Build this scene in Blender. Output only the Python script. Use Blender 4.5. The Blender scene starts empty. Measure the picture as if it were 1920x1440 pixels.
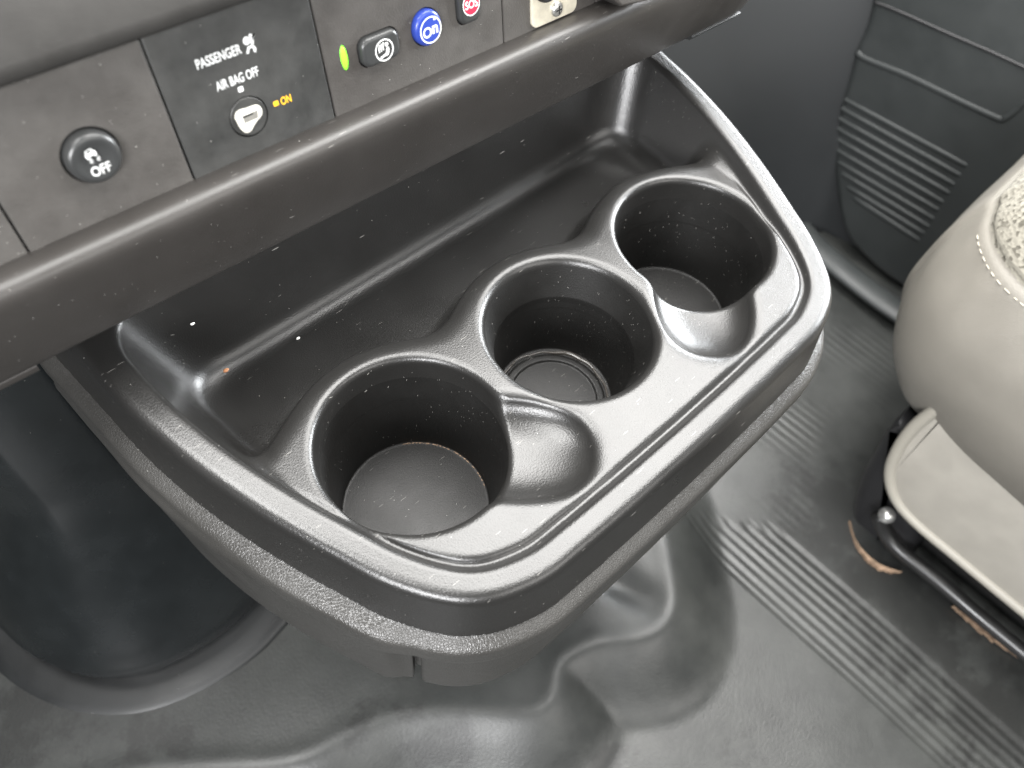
import bpy, bmesh, math, random
import numpy as np
from mathutils import Vector, Matrix
random.seed(7); np.random.seed(7)
PI = math.pi
SC = bpy.context.scene
COL = SC.collection

# ------------------------------------------------------------------ camera
CF = 1485.656
CR = np.array([[0.72351523, 0.53786108, -0.43270218],
               [-0.68515334, 0.63598645, -0.3550861],
               [0.08420573, 0.55337754, 0.8286632]])
CC = np.array([-0.20286453, -0.13554065, 0.30111516])
cam = bpy.data.cameras.new('camera'); camo = bpy.data.objects.new('camera', cam); COL.objects.link(camo)
cam.sensor_width = 36; cam.lens = CF / 1920 * 36; cam.clip_start = 0.01; cam.clip_end = 60
Mc = Matrix([[*CR[0], CC[0]], [*CR[1], CC[1]], [*CR[2], CC[2]], [0, 0, 0, 1]])
camo.matrix_world = Mc
cam.dof.use_dof = True; cam.dof.focus_distance = 0.375; cam.dof.aperture_fstop = 8.2
SC.camera = camo

# ------------------------------------------------------------------ world and lamps (the van's windows)
w = bpy.data.worlds.new('World'); SC.world = w; w.use_nodes = True
bg = w.node_tree.nodes['Background']; bg.inputs[0].default_value = (0.80, 0.92, 1.0, 1); bg.inputs[1].default_value = 0.08
def area(name, loc, target, sx, sy, power, col):
    l = bpy.data.lights.new(name, 'AREA'); l.shape = 'RECTANGLE'; l.size = sx; l.size_y = sy; l.energy = power; l.color = col
    o = bpy.data.objects.new(name, l); COL.objects.link(o); o.location = loc
    d = Vector(target) - Vector(loc); o.rotation_euler = d.to_track_quat('-Z', 'Y').to_euler()
    return o
area('windscreen_light', (0.37, 0.13, 0.86), (0.0, -0.02, 0.0), 0.80, 0.86, 47, (1.0, 0.985, 0.96))
area('passenger_window_light', (0.95, -0.02, 0.27), (0.0, 0.0, 0.0), 0.72, 0.36, 46, (0.95, 0.98, 1.0))
area('windscreen_left_light', (-0.36, 0.14, 0.90), (-.12, 0, 0), 0.60, 0.34, 19, (1.0, 0.99, 0.97))
area('driver_window_light', (-0.98, -0.62, 0.50), (.1, 0, -.15), 0.50, 0.40, 32, (0.99, 0.99, 1.0))
area('rear_window_light', (0.15, -1.45, 0.95), (0, 0, 0), 1.3, 0.6, 18, (1.0, 0.975, 0.94))
vs = SC.view_settings; vs.view_transform = 'Standard'; vs.look = 'None'; vs.gamma = 1; vs.use_curve_mapping = False; vs.exposure = 0.0
SC.render.engine = 'CYCLES'

# ------------------------------------------------------------------ projection helpers: a pixel of the 1920 photo -> a point of a plane
def ray(px, py):
    d = CR @ np.array([(px - 960) / CF, -(py - 720) / CF, -1.0]); return d
def onz(px, py, z):
    d = ray(px, py); t = (z - CC[2]) / d[2]; return CC + d * t
def onx(px, py, x):
    d = ray(px, py); t = (x - CC[0]) / d[0]; return CC + d * t
DB = -0.03832378674; DA = 0.18486979
U = np.array([math.cos(DB), math.sin(DB), 0]); N0 = np.array([-math.sin(DB), math.cos(DB), 0])
UP = N0 * math.sin(DA) + np.array([0, 0, math.cos(DA)]); NN = np.cross(U, UP)
OR = N0 * 0.088 + np.array([0, 0, 0.09])
def ondash(px, py):
    d = ray(px, py); t = ((OR - CC) @ NN) / (d @ NN); P = CC + d * t - OR; return P @ U * 1000, P @ UP * 1000
DASHM = Matrix([[U[0], UP[0], NN[0], OR[0]], [U[1], UP[1], NN[1], OR[1]], [U[2], UP[2], NN[2], OR[2]], [0, 0, 0, 1]])

# ------------------------------------------------------------------ object helpers
def tag(o, label=None, cat=None, group=None, kind=None):
    if label: o['label'] = label
    if cat: o['category'] = cat
    if group: o['group'] = group
    if kind: o['kind'] = kind
    return o
def empty(name, loc, label, cat, group=None):
    o = bpy.data.objects.new(name, None); COL.objects.link(o); o.location = loc; o.empty_display_size = .02
    return tag(o, label, cat, group)
def link(name, me, mats, parent=None, world=None):
    """link a mesh whose vertices are in world (or in 'world' matrix) coordinates; keep them in place under the parent"""
    o = bpy.data.objects.new(name, me); COL.objects.link(o)
    for m in (mats if isinstance(mats, (list, tuple)) else [mats]): me.materials.append(m)
    Wm = world if world is not None else Matrix.Identity(4)
    if parent is not None:
        o.parent = parent
        o.matrix_parent_inverse = Matrix.Identity(4)
        o.matrix_basis = pworld(parent).inverted() @ Wm
    else: o.matrix_basis = Wm
    return o
def pworld(o):
    m = o.matrix_basis.copy()
    return m if o.parent is None else pworld(o.parent) @ m
def mesh_from(verts, faces, smooth=True, name='m', auto=None):
    me = bpy.data.meshes.new(name); me.from_pydata([tuple(map(float, v)) for v in verts], [], [tuple(map(int, f)) for f in faces]); me.validate(); me.update()
    if smooth: me.shade_smooth() if hasattr(me, 'shade_smooth') else None
    if auto is not None:
        try: me.set_sharp_from_angle(angle=auto)
        except Exception: pass
    return me
def bm_mesh(bm, auto=math.radians(35), name='m'):
    bmesh.ops.recalc_face_normals(bm, faces=bm.faces)
    me = bpy.data.meshes.new(name); bm.to_mesh(me); bm.free(); me.shade_smooth()
    if auto is not None: me.set_sharp_from_angle(angle=auto)
    return me

# ------------------------------------------------------------------ 2D / implicit modelling helpers (millimetres)
def spline(pts, closed=True, n=10):
    P = np.array(pts, float); N = len(P); out = []
    rng = range(N) if closed else range(N - 1)
    for i in rng:
        if closed: a, b, c, d = P[(i - 1) % N], P[i], P[(i + 1) % N], P[(i + 2) % N]
        else: a, b, c, d = P[max(i - 1, 0)], P[i], P[i + 1], P[min(i + 2, N - 1)]
        for k in range(n):
            t = k / n
            out.append(0.5 * ((2 * b) + (-a + c) * t + (2 * a - 5 * b + 4 * c - d) * t * t + (-a + 3 * b - 3 * c + d) * t ** 3))
    if not closed: out.append(P[-1])
    return np.array(out)
def poly_sdf(X, Y, P):
    """signed distance (negative inside) to a closed polygon"""
    D = np.full(X.shape, 1e18); ins = np.zeros(X.shape, bool)
    n = len(P)
    for i in range(n):
        a = P[i]; b = P[(i + 1) % n]; e = b - a; L = e @ e
        if L < 1e-12: continue
        wx = X - a[0]; wy = Y - a[1]
        t = np.clip((wx * e[0] + wy * e[1]) / L, 0, 1)
        D = np.minimum(D, (wx - e[0] * t) ** 2 + (wy - e[1] * t) ** 2)
        c = ((a[1] <= Y) != (b[1] <= Y))
        if abs(e[1]) > 1e-12:
            xi = a[0] + (Y - a[1]) * e[0] / e[1]; ins ^= c & (X < xi)
    D = np.sqrt(D); return np.where(ins, -D, D)
class Field2:
    def __init__(s, P, x0, x1, y0, y1, h=1.0):
        s.x0, s.y0, s.h = x0, y0, h
        xs = np.arange(x0, x1 + h, h); ys = np.arange(y0, y1 + h, h)
        X, Y = np.meshgrid(xs, ys, indexing='ij'); s.D = poly_sdf(X, Y, P); s.nx, s.ny = s.D.shape
        for _ in range(2):   # soften polygon corners very slightly
            Dp = np.pad(s.D, 1, mode='edge'); s.D = (Dp[1:-1, 1:-1] * 4 + Dp[:-2, 1:-1] + Dp[2:, 1:-1] + Dp[1:-1, :-2] + Dp[1:-1, 2:]) / 8
    def __call__(s, x, y):
        fx = np.clip((x - s.x0) / s.h, 0, s.nx - 1.001); fy = np.clip((y - s.y0) / s.h, 0, s.ny - 1.001)
        ix = fx.astype(int); iy = fy.astype(int); tx = fx - ix; ty = fy - iy; D = s.D
        return (D[ix, iy] * (1 - tx) + D[ix + 1, iy] * tx) * (1 - ty) + (D[ix, iy + 1] * (1 - tx) + D[ix + 1, iy + 1] * tx) * ty
def smin(a, b, k):
    h = np.maximum(k - np.abs(a - b), 0) / k; return np.minimum(a, b) - h * h * k * 0.25
def smax(a, b, k): return -smin(-a, -b, k)
def sstep(x, a, b):
    t = np.clip((x - a) / (b - a), 0, 1); return t * t * (3 - 2 * t)
def nets(sdf, lo, hi, h, proj=2):
    """surface nets on a regular grid; returns verts (mm), quads, normals evaluated on the exact function"""
    xs = [np.arange(lo[i], hi[i] + h, h) for i in range(3)]
    nx, ny, nz = map(len, xs); F = np.empty((nx, ny, nz), np.float32)
    Yg, Zg = np.meshgrid(xs[1], xs[2], indexing='ij')
    step = 24
    for i in range(0, nx, step):
        xx = xs[0][i:i + step]
        X = np.broadcast_to(xx[:, None, None], (len(xx), ny, nz)); Y = np.broadcast_to(Yg, X.shape); Z = np.broadcast_to(Zg, X.shape)
        F[i:i + step] = sdf(X, Y, Z)
    S = F < 0
    c = S[:-1, :-1, :-1].astype(np.int8)
    tot = np.zeros(c.shape, np.int8)
    for a in (0, 1):
        for b in (0, 1):
            for d in (0, 1):
                tot += S[a:nx - 1 + a, b:ny - 1 + b, d:nz - 1 + d]
    act = (tot > 0) & (tot < 8)
    I = np.argwhere(act); idx = np.full(act.shape, -1, np.int32); idx[act] = np.arange(len(I))
    corner = {}
    for a in (0, 1):
        for b in (0, 1):
            for d in (0, 1): corner[(a, b, d)] = F[I[:, 0] + a, I[:, 1] + b, I[:, 2] + d].astype(np.float64)
    acc = np.zeros((len(I), 3)); cnt = np.zeros(len(I))
    for p in corner:
        for ax in range(3):
            if p[ax] == 0:
                q = list(p); q[ax] = 1; q = tuple(q)
                fa, fb = corner[p], corner[q]; m = (fa < 0) != (fb < 0)
                t = np.where(m, fa / np.where(m, fa - fb, 1), 0)
                pos = np.tile(np.array(p, float), (len(I), 1)); pos[:, ax] = t
                acc[m] += pos[m]; cnt[m] += 1
    V = (acc / cnt[:, None] + I) * h + np.array(lo)
    Q = []
    for ax in range(3):
        o1, o2 = (ax + 1) % 3, (ax + 2) % 3
        sl0 = [slice(None)] * 3; sl1 = [slice(None)] * 3; sl0[ax] = slice(0, -1); sl1[ax] = slice(1, None)
        a = S[tuple(sl0)]; b = S[tuple(sl1)]
        E = np.argwhere(a != b); sgn = a[E[:, 0], E[:, 1], E[:, 2]]
        ok = (E[:, o1] > 0) & (E[:, o2] > 0) & (E[:, o1] < S.shape[o1] - 1) & (E[:, o2] < S.shape[o2] - 1); E = E[ok]; sgn = sgn[ok]
        def g(d1, d2):
            e = E.copy(); e[:, o1] -= d1; e[:, o2] -= d2; return idx[e[:, 0], e[:, 1], e[:, 2]]
        q = np.stack([g(1, 1), g(0, 1), g(0, 0), g(1, 0)], 1)
        q[~sgn] = q[~sgn][:, ::-1]; Q.append(q)
    Q = np.concatenate(Q); Q = Q[(Q >= 0).all(1)]
    e = 0.25
    def grad(V):
        x, y, z = V.T
        return np.stack([sdf(x + e, y, z) - sdf(x - e, y, z), sdf(x, y + e, z) - sdf(x, y - e, z), sdf(x, y, z + e) - sdf(x, y, z - e)], 1) / (2 * e)
    for _ in range(proj):
        g_ = grad(V); f = sdf(*V.T); n2 = np.maximum((g_ ** 2).sum(1), .2)
        st = -f / n2; mx = h * .5; dv = g_ * st[:, None]; L = np.linalg.norm(dv, axis=1); dv *= np.minimum(1, mx / np.maximum(L, 1e-9))[:, None]; V = V + dv
    e = 0.45
    Nn = grad(V); Nn /= np.maximum(np.linalg.norm(Nn, axis=1), 1e-9)[:, None]
    return V, Q, Nn
def net_mesh(V, Q, Nn, sel=None):
    if sel is not None: Q = Q[sel]
    used = np.unique(Q); mp = np.full(len(V), -1); mp[used] = np.arange(len(used)); Qm = mp[Q]
    me = bpy.data.meshes.new('m'); nv = len(used); nq = len(Qm)
    me.vertices.add(nv); me.vertices.foreach_set('co', (V[used] * .001).astype(np.float32).ravel())
    me.loops.add(nq * 4); me.loops.foreach_set('vertex_index', Qm.astype(np.int32).ravel())
    me.polygons.add(nq); me.polygons.foreach_set('loop_start', np.arange(0, nq * 4, 4, dtype=np.int32)); me.polygons.foreach_set('loop_total', np.full(nq, 4, np.int32))
    me.update(calc_edges=True); me.shade_smooth()
    me.normals_split_custom_set_from_vertices([tuple(n) for n in Nn[used].tolist()])
    return me

# ------------------------------------------------------------------ generic solid builders (metres)
def tube(pts, r, n=12, closed=False, cap=True, flat=1.0):
    P = [Vector(p) for p in pts]; V = []; F = []; N = len(P)
    rr = r if isinstance(r, (list, tuple)) else [r] * N
    up = Vector((0, 0, 1)); prev = None
    for i in range(N):
        t = ((P[(i + 1) % N] - P[i - 1]) if closed else (P[min(i + 1, N - 1)] - P[max(i - 1, 0)])).normalized()
        if prev is None:
            a = t.cross(up); a = a.normalized() if a.length > 1e-4 else t.cross(Vector((1, 0, 0))).normalized()
        else: a = (prev - t * prev.dot(t)).normalized()
        prev = a; b = t.cross(a)
        for k in range(n):
            an = 2 * PI * k / n; V.append(P[i] + (a * math.cos(an) + b * math.sin(an) * flat) * rr[i])
    M = N if closed else N - 1
    for i in range(M):
        j = (i + 1) % N
        for k in range(n): F.append((i * n + k, i * n + (k + 1) % n, j * n + (k + 1) % n, j * n + k))
    if cap and not closed: F.append(tuple(range(n))[::-1]); F.append(tuple((N - 1) * n + k for k in range(n)))
    return V, F
def merge(*parts):
    V = []; F = []
    for v, f in parts:
        o = len(V); V += [tuple(x) for x in v]; F += [tuple(i + o for i in q) for q in f]
    return V, F
def slab(poly, z0, z1, bev=0.0, seg=2, mat=0):
    """extrude a 2D outline (CCW) between z0 and z1 with rounded top edge, as bmesh"""
    P = np.array(poly, float); n = len(P)
    A = 0.5 * np.sum(P[:, 0] * np.roll(P[:, 1], -1) - np.roll(P[:, 0], -1) * P[:, 1])
    if A < 0: P = P[::-1]
    def off(P, d):
        T1 = P - np.roll(P, 1, 0); T2 = np.roll(P, -1, 0) - P
        T1 /= np.maximum(np.linalg.norm(T1, axis=1), 1e-12)[:, None]; T2 /= np.maximum(np.linalg.norm(T2, axis=1), 1e-12)[:, None]
        N1 = np.c_[T1[:, 1], -T1[:, 0]]; N2 = np.c_[T2[:, 1], -T2[:, 0]]; Nm = N1 + N2; L = np.maximum((Nm * N1).sum(1), .3)
        return P - Nm / L[:, None] * d
    rings = [(P, z0)]
    if bev > 0:
        for k in range(seg + 1):
            a = PI / 2 * k / seg; rings.append((off(P, bev * (1 - math.cos(a))), z1 - bev + bev * math.sin(a)))
    else: rings.append((P, z1))
    V = []; F = []
    for R_, z in rings: V += [(p[0], p[1], z) for p in R_]
    for i in range(len(rings) - 1):
        for k in range(n): F.append((i * n + k, i * n + (k + 1) % n, (i + 1) * n + (k + 1) % n, (i + 1) * n + k))
    F.append(tuple(range(n))[::-1]); F.append(tuple((len(rings) - 1) * n + k for k in range(n)))
    return V, F
def rrect(cx, cy, w_, h_, r, n=5):
    o = []
    for sx, sy, a0 in ((1, -1, -90), (1, 1, 0), (-1, 1, 90), (-1, -1, 180)):
        for k in range(n + 1):
            a = math.radians(a0 + 90 * k / n); o.append((cx + sx * (w_ / 2 - r) + r * math.cos(a), cy + sy * (h_ / 2 - r) + r * math.sin(a)))
    return o
def ellipse(cx, cy, rx, ry, n=40): return [(cx + rx * math.cos(2 * PI * k / n), cy + ry * math.sin(2 * PI * k / n)) for k in range(n)]
def scale_mm(VF): return [(x * .001, y * .001, z * .001) for x, y, z in VF[0]], VF[1]

# ------------------------------------------------------------------ materials
def node(nt, t, **kw):
    n = nt.nodes.new(t)
    for k, v in kw.items():
        if k in n.inputs.keys() if hasattr(n.inputs, 'keys') else False: n.inputs[k].default_value = v
        else: setattr(n, k, v)
    return n
def plastic(name, col, rough=.45, grain=1400, gs=.25, gd=.0002, spec=.5, dust=0.0, kind='noise', mott=.12, mscale=25, dustcol=(.5, .49, .46), rvar=.08, coat=0, metal=0, scratch=0.0, film=0.0):
    m = bpy.data.materials.new(name); m.use_nodes = True; nt = m.node_tree; L = nt.links; b = nt.nodes['Principled BSDF']
    tc = nt.nodes.new('ShaderNodeNewGeometry')
    pos = tc.outputs['Position']
    nz = nt.nodes.new('ShaderNodeTexNoise'); nz.inputs['Scale'].default_value = mscale; nz.inputs['Detail'].default_value = 6; nz.inputs['Roughness'].default_value = .65; L.new(pos, nz.inputs['Vector'])
    rmp = nt.nodes.new('ShaderNodeMapRange'); rmp.inputs[1].default_value = .3; rmp.inputs[2].default_value = .7; rmp.inputs[3].default_value = 1 - mott; rmp.inputs[4].default_value = 1 + mott; L.new(nz.outputs[0], rmp.inputs[0])
    mul = nt.nodes.new('ShaderNodeVectorMath'); mul.operation = 'SCALE'; mul.inputs[0].default_value = col[:3]; L.new(rmp.outputs[0], mul.inputs['Scale'])
    base = mul.outputs[0]
    if film > 0:      # thin film of pale dust in soft patches
        nf = nt.nodes.new('ShaderNodeTexNoise'); nf.inputs['Scale'].default_value = 9; nf.inputs['Detail'].default_value = 8; nf.inputs['Roughness'].default_value = .7; L.new(pos, nf.inputs['Vector'])
        fr = nt.nodes.new('ShaderNodeMapRange'); fr.inputs[1].default_value = .35; fr.inputs[2].default_value = .75; fr.inputs[3].default_value = 0; fr.inputs[4].default_value = film; L.new(nf.outputs[0], fr.inputs[0])
        mf = nt.nodes.new('ShaderNodeMix'); mf.data_type = 'RGBA'; L.new(fr.outputs[0], mf.inputs[0]); L.new(base, mf.inputs[6]); mf.inputs[7].default_value = (*dustcol, 1); base = mf.outputs[2]
    if dust > 0:      # separate pale specks
        for sc, th, keep in ((900, .050, dust * .45), (420, .034, dust * .12)):
            vo = nt.nodes.new('ShaderNodeTexVoronoi'); vo.inputs['Scale'].default_value = sc; L.new(pos, vo.inputs['Vector'])
            lt = nt.nodes.new('ShaderNodeMath'); lt.operation = 'LESS_THAN'; lt.inputs[1].default_value = th * 2.2; L.new(vo.outputs['Distance'], lt.inputs[0])
            sp = nt.nodes.new('ShaderNodeSeparateColor'); L.new(vo.outputs['Color'], sp.inputs[0])
            g = nt.nodes.new('ShaderNodeMath'); g.operation = 'LESS_THAN'; g.inputs[1].default_value = keep; L.new(sp.outputs[0], g.inputs[0])
            mm = nt.nodes.new('ShaderNodeMath'); mm.operation = 'MULTIPLY'; L.new(lt.outputs[0], mm.inputs[0]); L.new(g.outputs[0], mm.inputs[1])
            mx = nt.nodes.new('ShaderNodeMix'); mx.data_type = 'RGBA'; L.new(mm.outputs[0], mx.inputs[0]); L.new(base, mx.inputs[6]); mx.inputs[7].default_value = (*dustcol, 1); base = mx.outputs[2]
    if scratch > 0:
        for ang, sc in ((.6, 55), (-.9, 70), (1.9, 60)):
            mp = nt.nodes.new('ShaderNodeMapping'); mp.inputs['Rotation'].default_value = (ang * .3, .2, ang); mp.inputs['Scale'].default_value = (sc * 1.1, sc * 26, sc * 4); L.new(pos, mp.inputs[0])
            vo = nt.nodes.new('ShaderNodeTexVoronoi'); vo.inputs['Scale'].default_value = 1; L.new(mp.outputs[0], vo.inputs['Vector'])
            lt = nt.nodes.new('ShaderNodeMath'); lt.operation = 'LESS_THAN'; lt.inputs[1].default_value = .13; L.new(vo.outputs['Distance'], lt.inputs[0])
            sp = nt.nodes.new('ShaderNodeSeparateColor'); L.new(vo.outputs['Color'], sp.inputs[0])
            g = nt.nodes.new('ShaderNodeMath'); g.operation = 'LESS_THAN'; g.inputs[1].default_value = scratch; L.new(sp.outputs[1], g.inputs[0])
            mm = nt.nodes.new('ShaderNodeMath'); mm.operation = 'MULTIPLY'; L.new(lt.outputs[0], mm.inputs[0]); L.new(g.outputs[0], mm.inputs[1])
            m2 = nt.nodes.new('ShaderNodeMath'); m2.operation = 'MULTIPLY'; m2.inputs[1].default_value = .5; L.new(mm.outputs[0], m2.inputs[0])
            mx = nt.nodes.new('ShaderNodeMix'); mx.data_type = 'RGBA'; L.new(m2.outputs[0], mx.inputs[0]); L.new(base, mx.inputs[6]); mx.inputs[7].default_value = (.3, .29, .27, 1); base = mx.outputs[2]
    L.new(base, b.inputs['Base Color'])
    b.inputs['Metallic'].default_value = metal
    b.inputs['Specular IOR Level'].default_value = spec
    r2 = nt.nodes.new('ShaderNodeMapRange'); r2.inputs[1].default_value = .3; r2.inputs[2].default_value = .7; r2.inputs[3].default_value = rough - rvar; r2.inputs[4].default_value = rough + rvar; L.new(nz.outputs[0], r2.inputs[0]); L.new(r2.outputs[0], b.inputs['Roughness'])
    if coat: b.inputs['Coat Weight'].default_value = coat; b.inputs['Coat Roughness'].default_value = .25
    if gs > 0:
        if kind == 'noise':
            g = nt.nodes.new('ShaderNodeTexNoise'); g.inputs['Scale'].default_value = grain; g.inputs['Detail'].default_value = 2; out = g.outputs[0]
        else:
            g = nt.nodes.new('ShaderNodeTexVoronoi'); g.feature = 'DISTANCE_TO_EDGE'; g.inputs['Scale'].default_value = grain
            wn = nt.nodes.new('ShaderNodeTexNoise'); wn.inputs['Scale'].default_value = grain * .6; L.new(pos, wn.inputs['Vector'])
            ad = nt.nodes.new('ShaderNodeVectorMath'); ad.operation = 'MULTIPLY_ADD'; ad.inputs[1].default_value = (.9 / grain,) * 3; L.new(wn.outputs['Color'], ad.inputs[0]); L.new(pos, ad.inputs[2]); L.new(ad.outputs[0], g.inputs['Vector'])
            mr = nt.nodes.new('ShaderNodeMapRange'); mr.inputs[1].default_value = 0; mr.inputs[2].default_value = .22; L.new(g.outputs[0], mr.inputs[0]); out = mr.outputs[0]
        if kind == 'noise': L.new(pos, g.inputs['Vector'])
        bp = nt.nodes.new('ShaderNodeBump'); bp.inputs['Strength'].default_value = gs; bp.inputs['Distance'].default_value = gd; L.new(out, bp.inputs['Height']); L.new(bp.outputs[0], b.inputs['Normal'])
    return m
def flat(name, col, rough=.5, emit=0, metal=0):
    m = bpy.data.materials.new(name); m.use_nodes = True; b = m.node_tree.nodes['Principled BSDF']
    nt = m.node_tree; nz = nt.nodes.new('ShaderNodeTexNoise'); nz.inputs['Scale'].default_value = 900; mr = nt.nodes.new('ShaderNodeMapRange'); mr.inputs[3].default_value = .88; mr.inputs[4].default_value = 1.1
    sc = nt.nodes.new('ShaderNodeVectorMath'); sc.operation = 'SCALE'; sc.inputs[0].default_value = col[:3]; g = nt.nodes.new('ShaderNodeNewGeometry'); nt.links.new(g.outputs['Position'], nz.inputs['Vector'])
    nt.links.new(nz.outputs[0], mr.inputs[0]); nt.links.new(mr.outputs[0], sc.inputs['Scale']); nt.links.new(sc.outputs[0], b.inputs['Base Color'])
    b.inputs['Roughness'].default_value = rough; b.inputs['Metallic'].default_value = metal
    if emit: b.inputs['Emission Color'].default_value = (*col, 1); b.inputs['Emission Strength'].default_value = emit
    return m
M = {}
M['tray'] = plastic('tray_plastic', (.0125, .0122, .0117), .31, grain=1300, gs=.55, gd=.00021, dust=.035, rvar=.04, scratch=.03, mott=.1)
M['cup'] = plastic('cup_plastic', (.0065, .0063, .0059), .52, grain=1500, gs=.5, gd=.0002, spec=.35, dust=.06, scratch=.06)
M['grainy'] = plastic('leather_grain_plastic', (.031, .030, .028), .37, grain=760, gs=.35, gd=.00028, kind='vor', dust=.03)
M['dash'] = plastic('dash_plastic', (.025, .0228, .021), .40, grain=1500, gs=.35, gd=.00018, dust=.09, scratch=.03, mott=.1)
M['panel'] = plastic('panel_plastic', (.037, .0335, .0305), .55, grain=1300, gs=.6, gd=.00022, dust=.07, mott=.16, mscale=60, film=.10)
M['airbag'] = plastic('airbag_panel_plastic', (.016, .0165, .016), .50, grain=1700, gs=.3, gd=.00015, dust=.05, mott=.16, mscale=90, film=.10)
M['rubber_btn'] = plastic('button_plastic', (.030, .031, .031), .33, grain=2500, gs=.12, gd=.0001, dust=.02)
M['black'] = plastic('black_plastic', (.010, .010, .011), .5, gs=.1)
M['engine'] = plastic('engine_cover_plastic', (.008, .0095, .0102), .25, grain=420, gs=.22, gd=.0003, dust=.01, mott=.2)  # colour lowered to hold the shade that falls on the cover
M['flange'] = plastic('rubber_flange', (.008, .0088, .0092), .48, grain=420, gs=.3, gd=.0003, dust=.02, mott=.3)
M['bezel'] = plastic('bezel_plastic', (.015, .014, .013), .62, grain=1300, gs=.4, gd=.0002, spec=.3, dust=.03, mott=.15, mscale=50, film=.05)
M['white'] = flat('white_print', (.62, .63, .62), .55)
M['orange'] = flat('orange_print', (.80, .42, .02), .5)
M['cream'] = flat('cream_plastic', (.55, .535, .48), .45)
M['blue'] = flat('blue_plastic', (.022, .045, .26), .3)
M['red'] = flat('red_print', (.75, .02, .05), .4)
M['green'] = flat('green_lit_lens', (.25, .95, .04), .35, emit=.55)
M['plate'] = plastic('brushed_cream_metal', (.62, .58, .47), .42, grain=800, gs=.1, metal=.35, mott=.15, mscale=200)
M['steel'] = flat('zinc_screw', (.6, .6, .58), .3, metal=.9)
M['vinyl'] = plastic('grey_vinyl', (.172, .161, .140), .48, grain=1100, gs=.35, gd=.0003, kind='vor', mott=.05, mscale=18)
M['door'] = plastic('door_plastic', (.024, .027, .027), .55, grain=900, gs=.3, gd=.0002, mott=.06)
M['dark'] = plastic('shaded_footwell', (.0055, .007, .008), .6, gs=.1, mott=.15, mscale=8)  # dark tone carries the shade of the footwell
M['seatbase'] = plastic('painted_steel_base', (.010, .010, .010), .35, gs=.05, mott=.2)
M['rust'] = plastic('rusty_edge', (.22, .15, .10), .8, grain=300, gs=.8, gd=.001, mott=.5, mscale=150)
M['crumb'] = flat('brown_crumb', (.45, .20, .09), .6)
M['speck'] = flat('white_speck', (.85, .84, .8), .5)
M['wet'] = flat('sticky_residue', (.05, .045, .04), .08)

# ================================================================== floor
fx0, fx1, fy0, fy1 = -1.2, 1.6, -2.0, .75
def floor_grid():
    xs = np.concatenate([np.arange(fx0, -.40, .05), np.arange(-.40, .56, .0022), np.arange(.56, fx1 + .01, .05)])
    ys = np.concatenate([np.arange(fy0, -.46, .05), np.arange(-.46, .22, .004), np.arange(.22, fy1 + .01, .03)])
    X, Y = np.meshgrid(xs, ys, indexing='ij'); Xm, Ym = X * 1000, Y * 1000
    crest = [(-460, 230), (-390, 120), (-292, 57), (-220, -2), (-173, -18), (-140, -32), (-105, -60), (-72, -94), (-50, -98), (-28, -84), (2, -92), (26, -109), (44, -118), (64, -117), (84, -104), (112, -72), (141, -38), (160, 20), (175, 120), (180, 760), (-700, 760), (-700, 400)]
    Fd = Field2(spline(crest, True, 6), -760, 600, -520, 800, 4.0); d = -Fd(Xm, Ym)
    H = 33 * sstep(d, -62, 6) + 1.6 * np.exp(-((d - 3) / 10) ** 2)
    # inner crease of the moulded mat beside the console
    H += -7 * np.exp(-(((Xm - 52) * .95 + (Ym + 60) * .25) / 14) ** 2) * np.exp(-((Ym + 70) / 30) ** 2)
    # soft waves of a loose mat
    H += 2.2 * np.sin(Xm / 55 + 1.2 * np.sin(Ym / 80)) * np.sin(Ym / 70 + .5)
    # ribs that run front to rear
    rib = .5 + .5 * np.cos(2 * PI * Xm / 9.0 + .35 * np.sin(Ym / 90)); rib = rib ** 3
    st1 = -60 - 1.15 * (Xm - 155) + 7 * np.sin(Xm * 1.7)       # slanted start of the first field
    m1 = ((Xm > 148) & (Xm < 214)) * sstep(-Ym, -(st1) - 2, -(st1) + 4) * sstep(-Ym, -2000, -1990)
    m2 = ((Xm > 222) & (Xm < 262)) * sstep(Ym, -400, -396) * sstep(-Ym, 60, 66) * (1 - sstep(-Ym, 130, 150)) * .6
    st3 = -10 - .1 * (Xm - 300)
    m3 = ((Xm > 264) & (Xm < 520)) * sstep(-Ym, -(st3), -(st3) + 6) * (1 - sstep(-Ym, 105 + 20 * np.sin(Xm / 31), 125 + 20 * np.sin(Xm / 31))) * .55
    m4 = ((Xm > 20) & (Xm < 130)) * sstep(-Ym, 190, 205) * .4
    wear = .55 + .45 * np.sin(Xm / 23 + 3 * np.sin(Ym / 61)) * np.sin(Ym / 37)
    H += -1.25 * (1 - rib) * (m1 + (m2 + m3) * .8 * np.clip(wear * 1.6 - .6, 0, 1))
    Z = -.350 + H * .001
    V = np.stack([X, Y, Z], -1).reshape(-1, 3); nx, ny = X.shape
    i = np.arange(nx - 1)[:, None] * ny + np.arange(ny - 1)[None]; Q = np.stack([i, i + ny, i + ny + 1, i + 1], -1).reshape(-1, 4)
    me = bpy.data.meshes.new('floor'); me.vertices.add(len(V)); me.vertices.foreach_set('co', V.astype(np.float32).ravel())
    me.loops.add(len(Q) * 4); me.loops.foreach_set('vertex_index', Q.astype(np.int32).ravel()); me.polygons.add(len(Q))
    me.polygons.foreach_set('loop_start', np.arange(0, len(Q) * 4, 4, dtype=np.int32)); me.polygons.foreach_set('loop_total', np.full(len(Q), 4, np.int32))
    me.update(calc_edges=True); me.shade_smooth(); return me
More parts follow.
